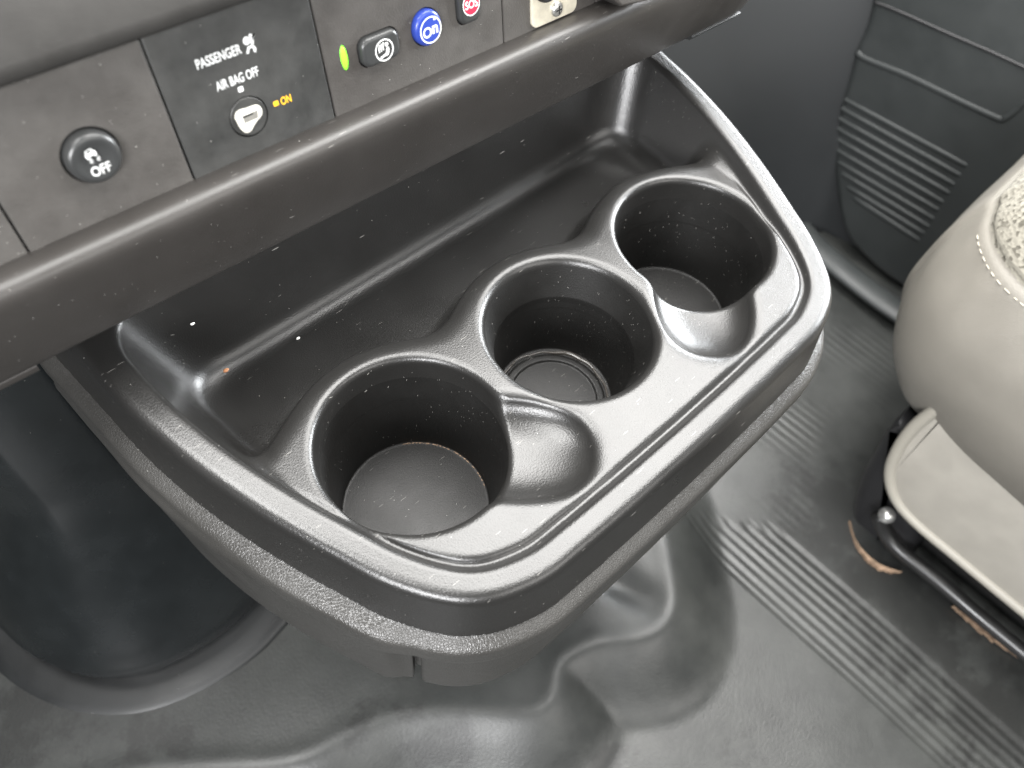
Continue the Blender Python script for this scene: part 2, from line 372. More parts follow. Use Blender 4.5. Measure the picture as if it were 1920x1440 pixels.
def floor_mat():
    m = plastic('floor_rubber', (.015, .0162, .0157), .42, grain=500, gs=.35, gd=.0004, dust=.03, mott=.28, mscale=11, film=.4, dustcol=(.085, .088, .082), rvar=.10)
    nt = m.node_tree; L = nt.links; b = nt.nodes['Principled BSDF']
    src = b.inputs['Base Color'].links[0].from_socket; g = nt.nodes.new('ShaderNodeNewGeometry')
    nz = nt.nodes.new('ShaderNodeTexNoise'); nz.inputs['Scale'].default_value = 42; nz.inputs['Detail'].default_value = 7; nz.inputs['Roughness'].default_value = .7; L.new(g.outputs['Position'], nz.inputs['Vector'])
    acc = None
    stains_and_shade = [(onz(190, 1420, -.34), .055), (onz(300, 1380, -.33), .05), (onz(690, 1330, -.3), .045), (onz(640, 1290, -.3), .03), (onz(1400, 1420, -.35), .03), (onz(830, 1400, -.33), .05), (onz(1570, 960, -.35), .10), (onz(1720, 1130, -.35), .12), (onz(1850, 1330, -.35), .09), (onz(1150, 1440, -.35), .04), (onz(60, 1330, -.33), .08)]  # wet stains, plus shade painted into the floor beside the seat
    for P, r in stains_and_shade:
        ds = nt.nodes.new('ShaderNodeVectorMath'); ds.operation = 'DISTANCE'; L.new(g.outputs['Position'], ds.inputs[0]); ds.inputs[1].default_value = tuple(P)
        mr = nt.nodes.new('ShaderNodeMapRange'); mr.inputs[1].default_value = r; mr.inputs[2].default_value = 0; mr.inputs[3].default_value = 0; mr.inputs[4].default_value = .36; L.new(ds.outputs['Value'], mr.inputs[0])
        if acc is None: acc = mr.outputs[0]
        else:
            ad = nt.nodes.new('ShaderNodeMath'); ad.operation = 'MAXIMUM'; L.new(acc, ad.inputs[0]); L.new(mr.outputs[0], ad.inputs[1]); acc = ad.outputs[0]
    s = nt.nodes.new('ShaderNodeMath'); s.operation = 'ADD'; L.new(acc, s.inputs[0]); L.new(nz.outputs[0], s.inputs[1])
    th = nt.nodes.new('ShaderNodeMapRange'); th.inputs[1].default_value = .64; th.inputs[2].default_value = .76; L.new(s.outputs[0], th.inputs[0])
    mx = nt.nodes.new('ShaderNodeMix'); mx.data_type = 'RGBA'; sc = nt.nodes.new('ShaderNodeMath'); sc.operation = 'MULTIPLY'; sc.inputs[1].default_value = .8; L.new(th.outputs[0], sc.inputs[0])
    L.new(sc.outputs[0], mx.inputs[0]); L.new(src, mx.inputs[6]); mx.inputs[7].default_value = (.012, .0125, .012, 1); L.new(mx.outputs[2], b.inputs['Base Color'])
    return m
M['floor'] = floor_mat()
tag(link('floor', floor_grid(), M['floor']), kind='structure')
# footwell wall ahead of the passenger, coloured dark for the shade under the dash
def quadwall():
    bm = bmesh.new()
    pts = [(-1.2, .30), (.16, .30), (.19, .12), (.50, .085), (.575, .06), (.62, -.1)]
    prev = None; lay = []
    zs = [-.36, -.2, 0., .12]
    for x, y in pts: lay.append([bm.verts.new((x, y + (z + .36) * (.75 if x < .55 else .2), z)) for z in zs])
    for a, b in zip(lay, lay[1:]):
        for k in range(len(zs) - 1): bm.faces.new((a[k], b[k], b[k + 1], a[k + 1]))
    return bm_mesh(bm, None)
tag(link('footwell_wall', quadwall(), M['dark']), kind='structure')

# ================================================================== console tray (implicit surface, millimetres)
half = [(0, -85.6), (30, -85.4), (55, -85), (78, -84.3), (95, -83.4), (109, -79.8), (120.5, -74.8), (130, -67.6), (137.3, -59), (143.5, -49.5), (149.5, -38), (155, -24), (162, -6), (168.5, 13), (175, 36), (179.5, 58), (182.5, 80), (184, 104), (185.5, 126), (187, 150), (189, 180)]
OUT = np.array(half + [(-x, y) for x, y in half[1:]][::-1])
OUT = spline(OUT[:len(half)], False, 6).tolist() + spline(OUT[len(half):], False, 6).tolist()
F2 = Field2(np.array(OUT), -215, 215, -125, 190, 1.0)
CX = (-98.0, 0.0, 97.0)
def zr(y): return .13 * 10 * np.logaddexp(0, (y + 58) / 10)
def zb(y): return zr(y) - 31.0
def cup_r(i, z):
    if i == 1: return np.where(z > -22, 43 + z * (7.0 / 22), np.where(z > -26, 36.0 + 0 * z, 36 + (z + 26) * (4 / 39))) 
    return 43 + z * (6.2 / 67.6)
def cup_bottom(i): return -65.0 if i == 1 else -67.6
def shell(x, y, z, parts=False):
    d = F2(x, y); Zr = zr(y); dep = np.clip(Zr - z, 0, 40)
    outer = smax(z - Zr, d - 4.2 * dep / 31.0 - .0, 5.5)
    # raised rear wall under the dashboard
    rearW = 106.5 + np.clip(z + 30, 0, 200) * .30
    rear = smax(smax(rearW - y, z - 62, 3), np.abs(x) - 178, 3)
    outer = np.minimum(outer, rear)
    outer = np.maximum(outer, np.maximum(np.where(d > -8.5, zb(y), np.minimum(zb(y), -34.0)) - z, y - 148))
    # inside walls
    sideS = -(d + 13.0 + .36 * np.clip(Zr - z, 0, 60)) * .94
    sideS = -sideS                                  # >0 outside the cavity
    solidSide = -sideS                              # negative in the wall
    solidSide = (-(d + 13.0 + .36 * np.clip(Zr - z, 0, 60))) * .94
    solidRear = (rearW - y)
    wall = smin(solidSide, solidRear, 26.0)
    # deck with the scalloped rear edge
    c = [np.hypot(x - cx, y) for cx in CX]
    dd = smin(smin(c[0] - 56.5, c[1] - 56.5, 16), c[2] - 56.5, 16)
    dd = smin(dd, y - 36.0, 22)
    deckTop = smin(smax(z, (d + 17.5) * .9, 2.2), z + 2.8, 2.6)
    deck = smax(deckTop, dd + .10 * z, 11.0)
    fl = smin(deck, z + 30.0, 9.0)
    ky = 2.6 + 8.0 * sstep(y, 0, 55)
    inner = smin(fl, wall, ky)
    s = smax(outer, inner, 3.0)
    # cup bodies
    for i, cx in enumerate(CX):
        rc = cup_r(i, z)
        body = np.maximum(np.maximum(c[i] - rc - 3.0, z + 6), cup_bottom(i) - 3.5 - z)
        s = np.minimum(s, body)
    for i, cx in enumerate(CX):
        rc = cup_r(i, z)
        bot = cup_bottom(i)
        if i == 1: bot = bot + 1.3 * sstep(c[i], 23.6, 24.4) * (1 - 0 * z) - 1.0 * np.exp(-((c[i] - 29) / .8) ** 2)
        air = smax((c[i] - rc) * .99, bot - z, 1.2)
        s = smax(s, -air, 4.2)
    # hand / mug-handle scoops
    for cx, sg in ((CX[0], 1), (CX[2], -1)):
        xi = (x - cx) * sg * .7071 - y * .7071; et = (x - cx) * sg * .7071 + y * .7071
        p = 2.4
        e = (np.abs(et / 25.5) ** p + np.abs((xi - 40) / 40) ** p + np.abs(np.clip(z - 2.0, -60, 60) / 14.5) ** p) ** (1 / p) - 1
        gx = 14.0
        sc = smax(e * gx, -(xi - 4), 4)
        s = smax(s, -sc, 3.2)
    return s
V, Q, Nn = nets(shell, (-198, -98, -74), (198, 149, 64), 1.0)
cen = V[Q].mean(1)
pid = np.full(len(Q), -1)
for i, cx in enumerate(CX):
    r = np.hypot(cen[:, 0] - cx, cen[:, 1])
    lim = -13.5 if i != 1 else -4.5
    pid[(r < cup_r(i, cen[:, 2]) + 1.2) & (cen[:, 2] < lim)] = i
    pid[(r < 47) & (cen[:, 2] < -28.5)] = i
console = empty('cup_holder_console', (0, .1, -.05), 'black plastic cup holder tray with three round wells below the dashboard', 'cup holder')
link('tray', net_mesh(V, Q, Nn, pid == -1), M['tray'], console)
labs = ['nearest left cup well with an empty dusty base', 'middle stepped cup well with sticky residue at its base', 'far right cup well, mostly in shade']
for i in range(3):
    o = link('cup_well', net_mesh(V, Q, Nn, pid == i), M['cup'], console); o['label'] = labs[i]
del V, Q, Nn, cen, pid
# sticky ring in the middle cup
rv = []
for k in range(64):
    a = 2 * PI * k / 64; rr = 30.4 + .5 * math.sin(5 * a) + .4 * math.sin(13 * a + 1)
    rv.append((rr * math.cos(a) * .001, rr * math.sin(a) * .001, -.0640))
link('residue_ring', mesh_from(*tube(rv, [(.0006 + .0009 * max(0, math.sin(3 * 2 * PI * k / 64 + .4)) * max(0, math.cos(2 * PI * k / 64 - .6))) for k in range(64)], 8, closed=True)), M['wet'], console)

# pale brown dust caught along the foot of the near cup well
for a0, a1, th in ((-25, 62, .00030),):
    rv = [((-98 + 36.2 * math.cos(math.radians(a0 + (a1 - a0) * k / 60))) * .001, 36.2 * math.sin(math.radians(a0 + (a1 - a0) * k / 60)) * .001, -.0673) for k in range(61)]
    link('dust_line', mesh_from(*tube(rv, [th * random.choice((.1, .1, .6, 1.0, 1.3)) for k in range(61)], 6)), M['rust'], console)
# base below the tray with leather grain
def base_sdf(x, y, z):
    d = F2(x, y); t = x * .7 - y * .7; zz = z - zb(y)      # zz=0 at the tray's lower edge
    lipo = d - (10.4 - 8.6 * sstep(zz, -9, 1.0) ** 2 - 3 * sstep(-zz, 16, 30))
    lip = smax(smax(lipo, z - zb(y) - .3, 1.0), -27 - zz, 6)
    side = smax(smax(d - (9.4 - 5.0 * sstep(-z, 60, 135)), t + 72.0 + 0 * z, 12), z + 34 - 0, 4)
    side = np.maximum(side, -132 - z)
    recess = np.maximum(np.maximum(np.maximum(np.where(t < -64.5, d - 1.5, d + 5.5), z + 40), -128 - z), -1000)
    s = smin(smin(lip, side, 12), recess, 8)
    s = np.maximum(s, -(d + 9)); return np.maximum(s, y - 150)
V, Q, Nn = nets(base_sdf, (-202, -104, -135), (202, 152, 4), 1.4)
link('base', net_mesh(V, Q, Nn), M['grainy'], console)
def block_sdf(x, y, z):
    d = F2(x, y); t = x * .7 - y * .7
    s = smax(smax(smax(d - 4.5 - (z + 50) * .02, z + 50, 2), -(z + 134), 14), -(t + 60.5), 3)
    s = np.maximum(s, -(d + 14)); return np.maximum(s, y - 60)
V, Q, Nn = nets(block_sdf, (-170, -104, -137), (192, 64, -46), 1.5)
o = link('drawer_front', net_mesh(V, Q, Nn), M['grainy'], console)

# ================================================================== engine cover
def engine_cover():
    root = empty('engine_cover', (-.2, .2, -.33), 'dark moulded engine cover standing on the floor below the cup holder tray', 'engine cover')
    base = [(-420, 760), (-372, 520), (-335, 300), (-318, 220), (-308, 172), (-290, 136), (-266, 114), (-236, 103), (-200, 99), (-168, 104), (-120, 116), (0, 122), (110, 130), (160, 180), (170, 760)]
    P = spline(base, False, 8)
    def off(P, d):
        T = np.gradient(P, axis=0); T /= np.linalg.norm(T, axis=1)[:, None]; return P + np.c_[T[:, 1], -T[:, 0]] * d
    levels = []
    for k in range(15):
        a = PI / 2 * k / 14; levels.append((-26 + 26 * math.sin(a), -330 + 46 * (1 - math.cos(a))))
    for z in np.linspace(-284, 75, 50)[1:]: levels.append((-(z + 284) * .03 - 52 * float(sstep(z, -300, -130)) + 52 * float(sstep(-284, -300, -130)), z))
    V = []; n = len(P)
    for o_, z in levels: V += [(p[0] * .001, p[1] * .001, z * .001) for p in off(P, o_)]
    F = []
    for i in range(len(levels) - 1):
        for k in range(n - 1): F.append((i * n + k, i * n + k + 1, (i + 1) * n + k + 1, (i + 1) * n + k))
    link('body', mesh_from(V, F), M['engine'], root)
    V = []; prof = [(-28, -313), (4, -313), (14, -314), (20, -315.5), (23.5, -318.5), (25, -325), (25, -345)]
    for o_, z in prof: V += [(p[0] * .001, p[1] * .001, z * .001) for p in off(P, o_)]
    F = []
    for i in range(len(prof) - 1):
        for k in range(n - 1): F.append((i * n + k, i * n + k + 1, (i + 1) * n + k + 1, (i + 1) * n + k))
    link('flange', mesh_from(V, F), M['flange'], root)
engine_cover()

# ================================================================== dashboard
dash = empty('dashboard', (0, .2, .09), 'grey plastic lower dashboard with switch panels above the cup holder tray', 'dashboard')
def extr(profile, s0, s1, caps=True, endround=0):
    """profile of (v, z) in mm in the dash's upright frame, extruded along U"""
    P = spline(profile, True, 5); V = []; F = []; n = len(P)
    ss = [s0, s1]
    for s in ss:
        for v, z in P: V.append(U * s * .001 + N0 * v * .001 + np.array([0, 0, z * .001]))
    for k in range(n): F.append((k, (k + 1) % n, n + (k + 1) % n, n + k))
    F.append(tuple(range(n))[::-1]); F.append(tuple(n + k for k in range(n)))
    me = bpy.data.meshes.new('e'); me.from_pydata([tuple(v) for v in V], [], F)
    bm = bmesh.new(); bm.from_mesh(me); return bm_mesh(bm, math.radians(50))
rail = [(96, 90), (90, 93.0), (84.5, 94.8), (80.0, 95.2), (76.8, 93.8), (75.2, 90.6), (75.0, 86.0), (75.7, 79.0), (76.9, 71.0), (78.4, 63.0), (80.2, 56.0), (81.6, 52.2), (83.8, 50.8), (92, 51.5), (110, 54), (122, 60), (122, 84)]
link('rail', extr(rail, -520, 196), M['dash'], dash)
link('lower_trim', extr([(86, 49.5), (84, 47), (86, 44.5), (96, 43), (112, 44), (112, 50), (96, 50)], -520, -203), M['dash'], dash)
link('lower_trim', extr([(84.5, 50.5), (83, 48.6), (84.6, 47), (94, 46), (108, 47), (108, 51)], 163, 206), M['rubber_btn'], dash)
# rail end that turns away to the front
def rail_end():
    P = spline(rail, True, 5); V = []; F = []; n = len(P); m = 9
    for j in range(m):
        a = PI / 2 * j / (m - 1)
        for v, z in P:
            s = 196 + (20 + (122 - v) * .35) * math.sin(a); vv = v + (1 - math.cos(a)) * 26
            V.append(tuple(U * s * .001 + N0 * vv * .001 + np.array([0, 0, z * .001])))
    for j in range(m - 1):
        for k in range(n): F.append((j * n + k, j * n + (k + 1) % n, (j + 1) * n + (k + 1) % n, (j + 1) * n + k))
    F.append(tuple((m - 1) * n + k for k in range(n)))
    bm = bmesh.new(); me = bpy.data.meshes.new('e'); me.from_pydata(V, [], F); bm.from_mesh(me); return bm_mesh(bm, math.radians(50))
link('rail_end', rail_end(), M['dash'], dash)
# body behind and above the switches (panel frame: X along dash, Y up the face, Z towards the cab)
def inplane(VF, auto=math.radians(35)):
    V, F = scale_mm(VF); me = bpy.data.meshes.new('p'); me.from_pydata(V, [], F); bm = bmesh.new(); bm.from_mesh(me); return bm_mesh(bm, auto)
def box(x0, x1, y0, y1, z0, z1): return slab([(x0, y0), (x1, y0), (x1, y1), (x0, y1)], z0, z1)
link('backing', inplane(box(-520, 200, -4, 62, -60, -2.2)), M['black'], dash, DASHM)
def bezel():
    prof = [(57.4, -2), (57.0, 3), (57.8, 6.5), (60.2, 8.6), (64, 8.8), (80, 3.0), (120, -14), (150, -30), (150, -50), (58, -50)]
    V = []; F = []; n = len(prof); pr = prof
    for s in (-520, 200):
        for t, z in pr: V.append((s, t, z))
    for k in range(n): F.append((k, (k + 1) % n, n + (k + 1) % n, n + k))
    F.append(tuple(range(n))[::-1]); F.append(tuple(n + k for k in range(n))); return V, F
link('upper_bezel', inplane(bezel(), math.radians(60)), M['bezel'], dash, DASHM)

def text_geo(body, cx, cy, wd, ht, z, off=.0, thick=.12):
    cu = bpy.data.curves.new('t', 'FONT'); cu.body = body; cu.size = 1; cu.offset = off; cu.resolution_u = 4; cu.extrude = 0
    ob = bpy.data.objects.new('t', cu); COL.objects.link(ob); bpy.context.view_layer.update()
    me = bpy.data.meshes.new_from_object(ob.evaluated_get(bpy.context.evaluated_depsgraph_get())); bpy.data.objects.remove(ob)
    co = np.array([v.co[:] for v in me.vertices]); lo = co.min(0); hi = co.max(0)
    co = (co - (lo + hi) / 2) / np.maximum(hi - lo, 1e-9) * np.array([wd, ht, 0]) + np.array([cx, cy, z])
    F = [tuple(p.vertices) for p in me.polygons]; bpy.data.meshes.remove(me)
    return [tuple(c) for c in co], F
def multi(parts, parent, name, auto=math.radians(35)):
    """parts: list of (VF, material); one mesh with several materials in the panel frame"""
    V = []; F = []; mi = []; mats = []
    for vf, m in parts:
        if m not in mats: mats.append(m)
        o = len(V); V += list(vf[0]); F += [tuple(i + o for i in f) for f in vf[1]]; mi += [mats.index(m)] * len(vf[1])
    me = bpy.data.meshes.new(name); me.from_pydata([(a * .001, b * .001, c * .001) for a, b, c in V], [], F); me.update()
    me.polygons.foreach_set('material_index', mi); me.shade_smooth(); me.set_sharp_from_angle(angle=auto)
    return link(name, me, mats, parent, DASHM)
def ring(cx, cy, r1, r0, z, n=48, sy=1.0):
    V = [(cx + r * math.cos(2 * PI * k / n), cy + r * sy * math.sin(2 * PI * k / n), z) for r in (r0, r1) for k in range(n)]
    return V, [(k, (k + 1) % n, n + (k + 1) % n, n + k)[::-1] for k in range(n)]
def disc(poly, z): return [(p[0], p[1], z) for p in poly], [tuple(range(len(poly)))]
def lathe(cx, cy, prof, n=56, sx=1, sy=1):
    V = []; F = []
    for r, z in prof: V += [(cx + r * sx * math.cos(2 * PI * k / n), cy + r * sy * math.sin(2 * PI * k / n), z) for k in range(n)]
    for i in range(len(prof) - 1):
        for k in range(n): F.append((i * n + k, i * n + (k + 1) % n, (i + 1) * n + (k + 1) % n, (i + 1) * n + k))
    F.append(tuple((len(prof) - 1) * n + k for k in range(n))); return V, F
def cushion(poly, z0, z1, bev, dish=0, seg=6):
    return slab(poly, z0, z1, bev, seg)
def panel_with_holes(x0, x1, y0, y1, holes, rd=.7):
    """front face with real holes: boolean-free, built by triangulating the outline with its holes"""
    bm = bmesh.new(); edges = []
    def loop(P, z):
        vs_ = [bm.verts.new((p[0], p[1], z)) for p in P]; es = [bm.edges.new((vs_[i], vs_[(i + 1) % len(vs_)])) for i in range(len(vs_))]; return vs_, es
    o = rrect((x0 + x1) / 2, (y0 + y1) / 2, x1 - x0, y1 - y0, rd, 3)
    oi = rrect((x0 + x1) / 2, (y0 + y1) / 2, x1 - x0 - 1.0, y1 - y0 - 1.0, rd, 3)
    a, ea = loop(oi, 0); es = list(ea)
    hl = []
    for h in holes: b_, eb = loop(h, 0); hl.append(b_); es += eb
    bmesh.ops.triangle_fill(bm, use_beauty=True, use_dissolve=False, edges=es, normal=(0, 0, 1))
    # rounded outer edge and skirt
    mid = [bm.verts.new((p[0], p[1], -.18)) for p in rrect((x0 + x1) / 2, (y0 + y1) / 2, x1 - x0 - .25, y1 - y0 - .25, rd, 3)]
    b2 = [bm.verts.new((p[0], p[1], -.6)) for p in o]; b3 = [bm.verts.new((p[0], p[1], -2.0)) for p in o]
    for A_, B_ in ((a, mid), (mid, b2), (b2, b3)):
        for i in range(len(A_)): j = (i + 1) % len(A_); bm.faces.new((A_[i], A_[j], B_[j], B_[i]))
    for b_ in hl:
        dn = [bm.verts.new((v.co.x, v.co.y, -1.9)) for v in b_]
        for i in range(len(b_)): j = (i + 1) % len(b_); bm.faces.new((b_[i], b_[j], dn[j], dn[i]))
    for v in bm.verts: v.co *= .001
    return bm_mesh(bm, math.radians(8))
G = .38
T0, T1 = -1.2, 55.5
def mkpanel(x0, x1, holes, mat, label=None):
    o = link('switch_panel', panel_with_holes(x0 + G, x1 - G, T0, T1, holes), mat, dash, DASHM)
    if label: o['label'] = label
    return o
mkpanel(-330, -246, [], M['panel'])
mkpanel(-246, -185, [], M['panel'], 'blank panel at the far left end of the switch row')
# --- traction control panel
KX, KY = -153.6, 26.4
p_off = mkpanel(-185, -125, [ellipse(KX, KY, 9.6, 9.7, 56)], M['panel'], 'panel with the round OFF button')
btn = lathe(KX, KY, [(8.9, -2), (8.9, 1.2), (8.7, 2.4), (8.2, 3.3), (7.4, 3.9), (6.4, 4.0), (5.2, 3.6), (3.6, 3.2), (1.8, 3.05), (.4, 3.0)])
def P2(px, py): return ondash(px, py)
zt = 3.95
def car_icon(cx, cy, s):
    """skidding car seen from behind over two wavy tracks"""
    parts = []
    def pg(pts): return disc([(cx + x * s, cy + y * s) for x, y in pts], zt)
    rot = lambda pts, a: [(x * math.cos(a) - y * math.sin(a), x * math.sin(a) + y * math.cos(a)) for x, y in pts]
    body = [(-1.5, .4), (1.5, .4), (1.5, 1.3), (1.15, 1.5), (.85, 2.35), (-.85, 2.35), (-1.15, 1.5), (-1.5, 1.3)]
    parts.append((pg(rot(body, .18)), M['white']))
    win = [(-.8, 1.5), (.8, 1.5), (.6, 2.1), (-.6, 2.1)]
    v, f = pg(rot(win, .18)); parts.append((([(a, b, c + .03) for a, b, c in v], f), M['rubber_btn']))
    for sx in (-1.05, 1.05): parts.append((pg(rot([(sx - .35, -.1), (sx + .35, -.1), (sx + .35, .45), (sx - .35, .45)], .18)), M['white']))
    for sx in (-.9, 1.1):
        pts = [(sx, -.35), (sx + .55, -.75), (sx - .2, -1.15), (sx + .45, -1.6)]
        L_ = []; R_ = []
        for x, y in pts: L_.append((x - .22, y)); R_.append((x + .22, y))
        V = [(cx + x * s, cy + y * s, zt) for x, y in L_ + R_]; n = len(pts)
        parts.append(((V, [(i, i + n, i + n + 1, i + 1) for i in range(n - 1)]), M['white']))
    return parts
o = multi([(btn, M['rubber_btn'])] + car_icon(KX - .6, KY + 1.3, 1.2) + [(text_geo('OFF', KX + .2, KY - 3.6, 6.6, 3.4, zt, .012), M['white'])], p_off, 'push_button')
# --- airbag panel
AX, AY = -98.2, 17.6
p_air = mkpanel(-125, -64, [ellipse(AX, AY, 7.6, 7.7, 56)], M['airbag'], 'darker panel with the passenger air bag key switch')
q1, q2 = P2(371, 130), P2(452, 97)
zt0 = .05
letters = [(text_geo('PASSENGER', -102.2, 41.6, 16.8, 3.4, zt0, .011), M['white']),
           (text_geo('AIR BAG OFF', -98.2, 32.2, 16.6, 3.4, zt0, .011), M['white']),
           (disc(rrect(-98.2, 28.3, 2.0, 1.9, .35), zt0), M['white']),
           (disc(rrect(-86.8, 18.4, 2.1, 1.9, .35), zt0), M['orange']),
           (text_geo('ON', -82.6, 18.3, 4.4, 3.1, zt0, .02), M['orange'])]
ix, iy = -90.4, 41.4
fig = [(ellipse(ix - .6, iy + 1.9, 1.35, 1.4, 24)), (ellipse(ix + 1.25, iy + 3.1, .62, .62, 18)),
       [(ix + .7, iy + 2.2), (ix + 2.0, iy + 2.4), (ix + 2.9, iy + 3.1), (ix + 2.6, iy + 3.4), (ix + 2.0, iy + 3.0), (ix + 1.9, iy + 1.0), (ix + 1.4, iy - .2), (ix + .6, iy + .1)],
       [(ix - .9, iy - .1), (ix + .9, iy - .0), (ix + .7, iy - .9), (ix - .4, iy - .9), (ix - 1.1, iy - 2.4), (ix - 2.0, iy - 2.2)],
       [(ix + .5, iy - .4), (ix + 1.5, iy - .4), (ix + 2.1, iy - 1.6), (ix + 1.5, iy - 2.9), (ix + .9, iy - 2.4), (ix + .9, iy - 1.4)]]
for f_ in fig: letters.append((disc(f_, zt0), M['white']))
multi(letters, p_air, 'lettering')
lockp = lathe(AX, AY, [(7.2, -2), (7.2, -.35), (6.9, -.05), (3.0, -.02), (.4, -.02)])
tear = [(-5.2, .2), (-5.4, 1.4), (-4.9, 2.8), (-3.9, 3.7), (-2.5, 3.9), (0, 3.6), (2.2, 3.5), (4.0, 3.2), (5.0, 2.2), (5.3, .9), (4.9, -.6), (3.8, -1.6), (2.0, -2.6), (.4, -3.8), (-.8, -4.9), (-2.2, -5.3), (-3.6, -4.7), (-4.5, -3.2), (-5.0, -1.4)]
tear = [(AX + x, AY + y) for x, y in spline(tear, True, 3)]
slot = [(AX - 2.6, AY + 1.3), (AX - 2.6, AY - 1.2), (AX + 2.9, AY - 1.2), (AX + 3.4, AY + 1.6)]
multi([(lockp, M['airbag']), (slab(tear, -.1, .7, .3, 3), M['cream']), (disc(slot[::1], .74), flat('key_slot_shade', (.16, .155, .14), .6)), (disc([(AX - 2.7, AY + 1.5), (AX - 2.7, AY + .75), (AX + 1.4, AY + .75), (AX + 1.7, AY + 1.5)][::-1], .78), M['black'])], p_air, 'key_switch')
# --- three-button panel
hx, hy = -39.6, 23.6; bx, by = -16.3, 23.9; sx_, sy_ = 5.6, 26.6
HAND = rrect(hx, hy, 19.2, 12.4, 4.2, 8); ONB = ellipse(bx, by, 7.2, 7.6, 48); SOSB = rrect(sx_, sy_, 12.4, 16.5, 4.2, 8); LEDB = ellipse(-55.1, 24.6, 1.75, 5.0, 32)
def shrink(P, c, k): return [((x - c[0]) * k + c[0], (y - c[1]) * k + c[1]) for x, y in P]
p_btn = mkpanel(-64, 24.5, [HAND, ONB, SOSB, LEDB], M['panel'], 'panel with the blue button, the SOS button and the lit green light')
zb1 = 2.62
def person_icon(cx, cy, z):
    """seated figure with an air stream over the head inside a ring"""
    o = [(ring(cx, cy, 4.3, 3.75, z), M['white']), (disc(ellipse(cx + 1.3, cy + 1.9, .85, .85, 20), z), M['white'])]
    torso = [(cx + 1.0, cy + .7), (cx + 2.3, cy + .6), (cx + 2.1, cy - 1.2), (cx + 1.4, cy - 2.4), (cx - 1.0, cy - 2.6), (cx - 2.3, cy - 3.0), (cx - 2.4, cy - 2.2), (cx - .6, cy - 1.6), (cx + .5, cy - 1.2)]
    o.append((disc(torso[::-1], z), M['white']))
    for k in range(3):
        x = cx - 2.2 + k * .95; y = cy + .2 + k * .25
        o.append((disc([(x - .32, y - .6), (x + .18, y - .6), (x + .05, y + .8), (x + .5, y + 2.3), (x + .1, y + 2.6), (x - .45, y + 1.0)], z), M['white']))
    return o
multi([(slab(shrink(HAND, (hx, hy), .935), -2, zb1, 1.9, 7), M['rubber_btn'])] + person_icon(hx + 1.0, hy - .7, zb1 + .04), p_btn, 'rocker_button')
star = [(bx + 2.9 + r * math.cos(PI / 2 + k * PI / 5), by + 3.1 + r * math.sin(PI / 2 + k * PI / 5)) for k in range(10) for r in [(.85 if k % 2 == 0 else .36)]]
zo = 2.62
multi([(slab(shrink(ONB, (bx, by), .935), -2, zo, 1.7, 7), M['blue']), (ring(bx + .6, by - .6, 5.35, 4.75, zo + .04), M['white']),
       (ring(bx - 1.2, by - 1.2, 2.15, 1.35, zo + .04), M['white']), (text_geo('n', bx + 2.7, by - .9, 2.9, 3.4, zo + .04, .035), M['white']), (disc(star, zo + .04), M['white'])], p_btn, 'blue_button')
multi([(slab(shrink(SOSB, (sx_, sy_), .93), -2, 2.4, 1.8, 7), M['rubber_btn']), (disc(ellipse(sx_ + .3, sy_ + .2, 4.5, 4.7, 40), 2.44), M['white']), (disc(ellipse(sx_ + .3, sy_ + .2, 4.0, 4.2, 40), 2.48), M['red']), (text_geo('SOS', sx_ + .3, sy_ + .2, 6.6, 3.4, 2.53, .02), M['white'])], p_btn, 'sos_button')
multi([(lathe(-55.1, 24.6, [(1, -2), (1, -.25), (.8, .15), (.4, .3), (.05, .35)], 32, 1.6, 4.8), M['green'])], p_btn, 'indicator_light')
multi([(ring(sx_, sy_, 9.9, 9.3, .045, 48, 1.15), M['panel'])], p_btn, 'button_surround')
# --- panel with the aftermarket bracket
p_br = mkpanel(24.5, 82, [], M['panel'], 'panel behind the cream metal bracket')
PL = rrect(54.2, 20.0, 28.0, 31.0, 3.4, 5)
multi([(slab(PL, .02, 1.3, .4, 3), M['plate'])], p_br, 'bracket')
multi([(lathe(55.0, 9.4, [(3.3, 1.2), (3.3, 2.0), (2.9, 2.7), (2.0, 3.2), (.9, 3.4), (.1, 3.4)], 32), M['steel']),
       (box(54.65, 55.35, 7.6, 11.2, 3.36, 3.45), M['black']), (box(53.2, 56.8, 9.05, 9.75, 3.37, 3.46), M['black'])], p_br, 'screw')
multi([(lathe(49.0, 22.0, [(7.6, 1.2), (7.4, 3), (6.6, 4), (2, 4.2)], 32), M['black'])], p_br, 'bracket_socket')
p_end = mkpanel(82, 150, [], M['panel'], 'short panel at the right end of the switch row')
multi([(slab([(75, 12.5), (81.5, 6.4), (100, 3.4), (104.5, 10), (104.5, 30), (76, 30)], 0, 17, 1.6, 5), M['panel'])], p_end, 'hinged_knob')

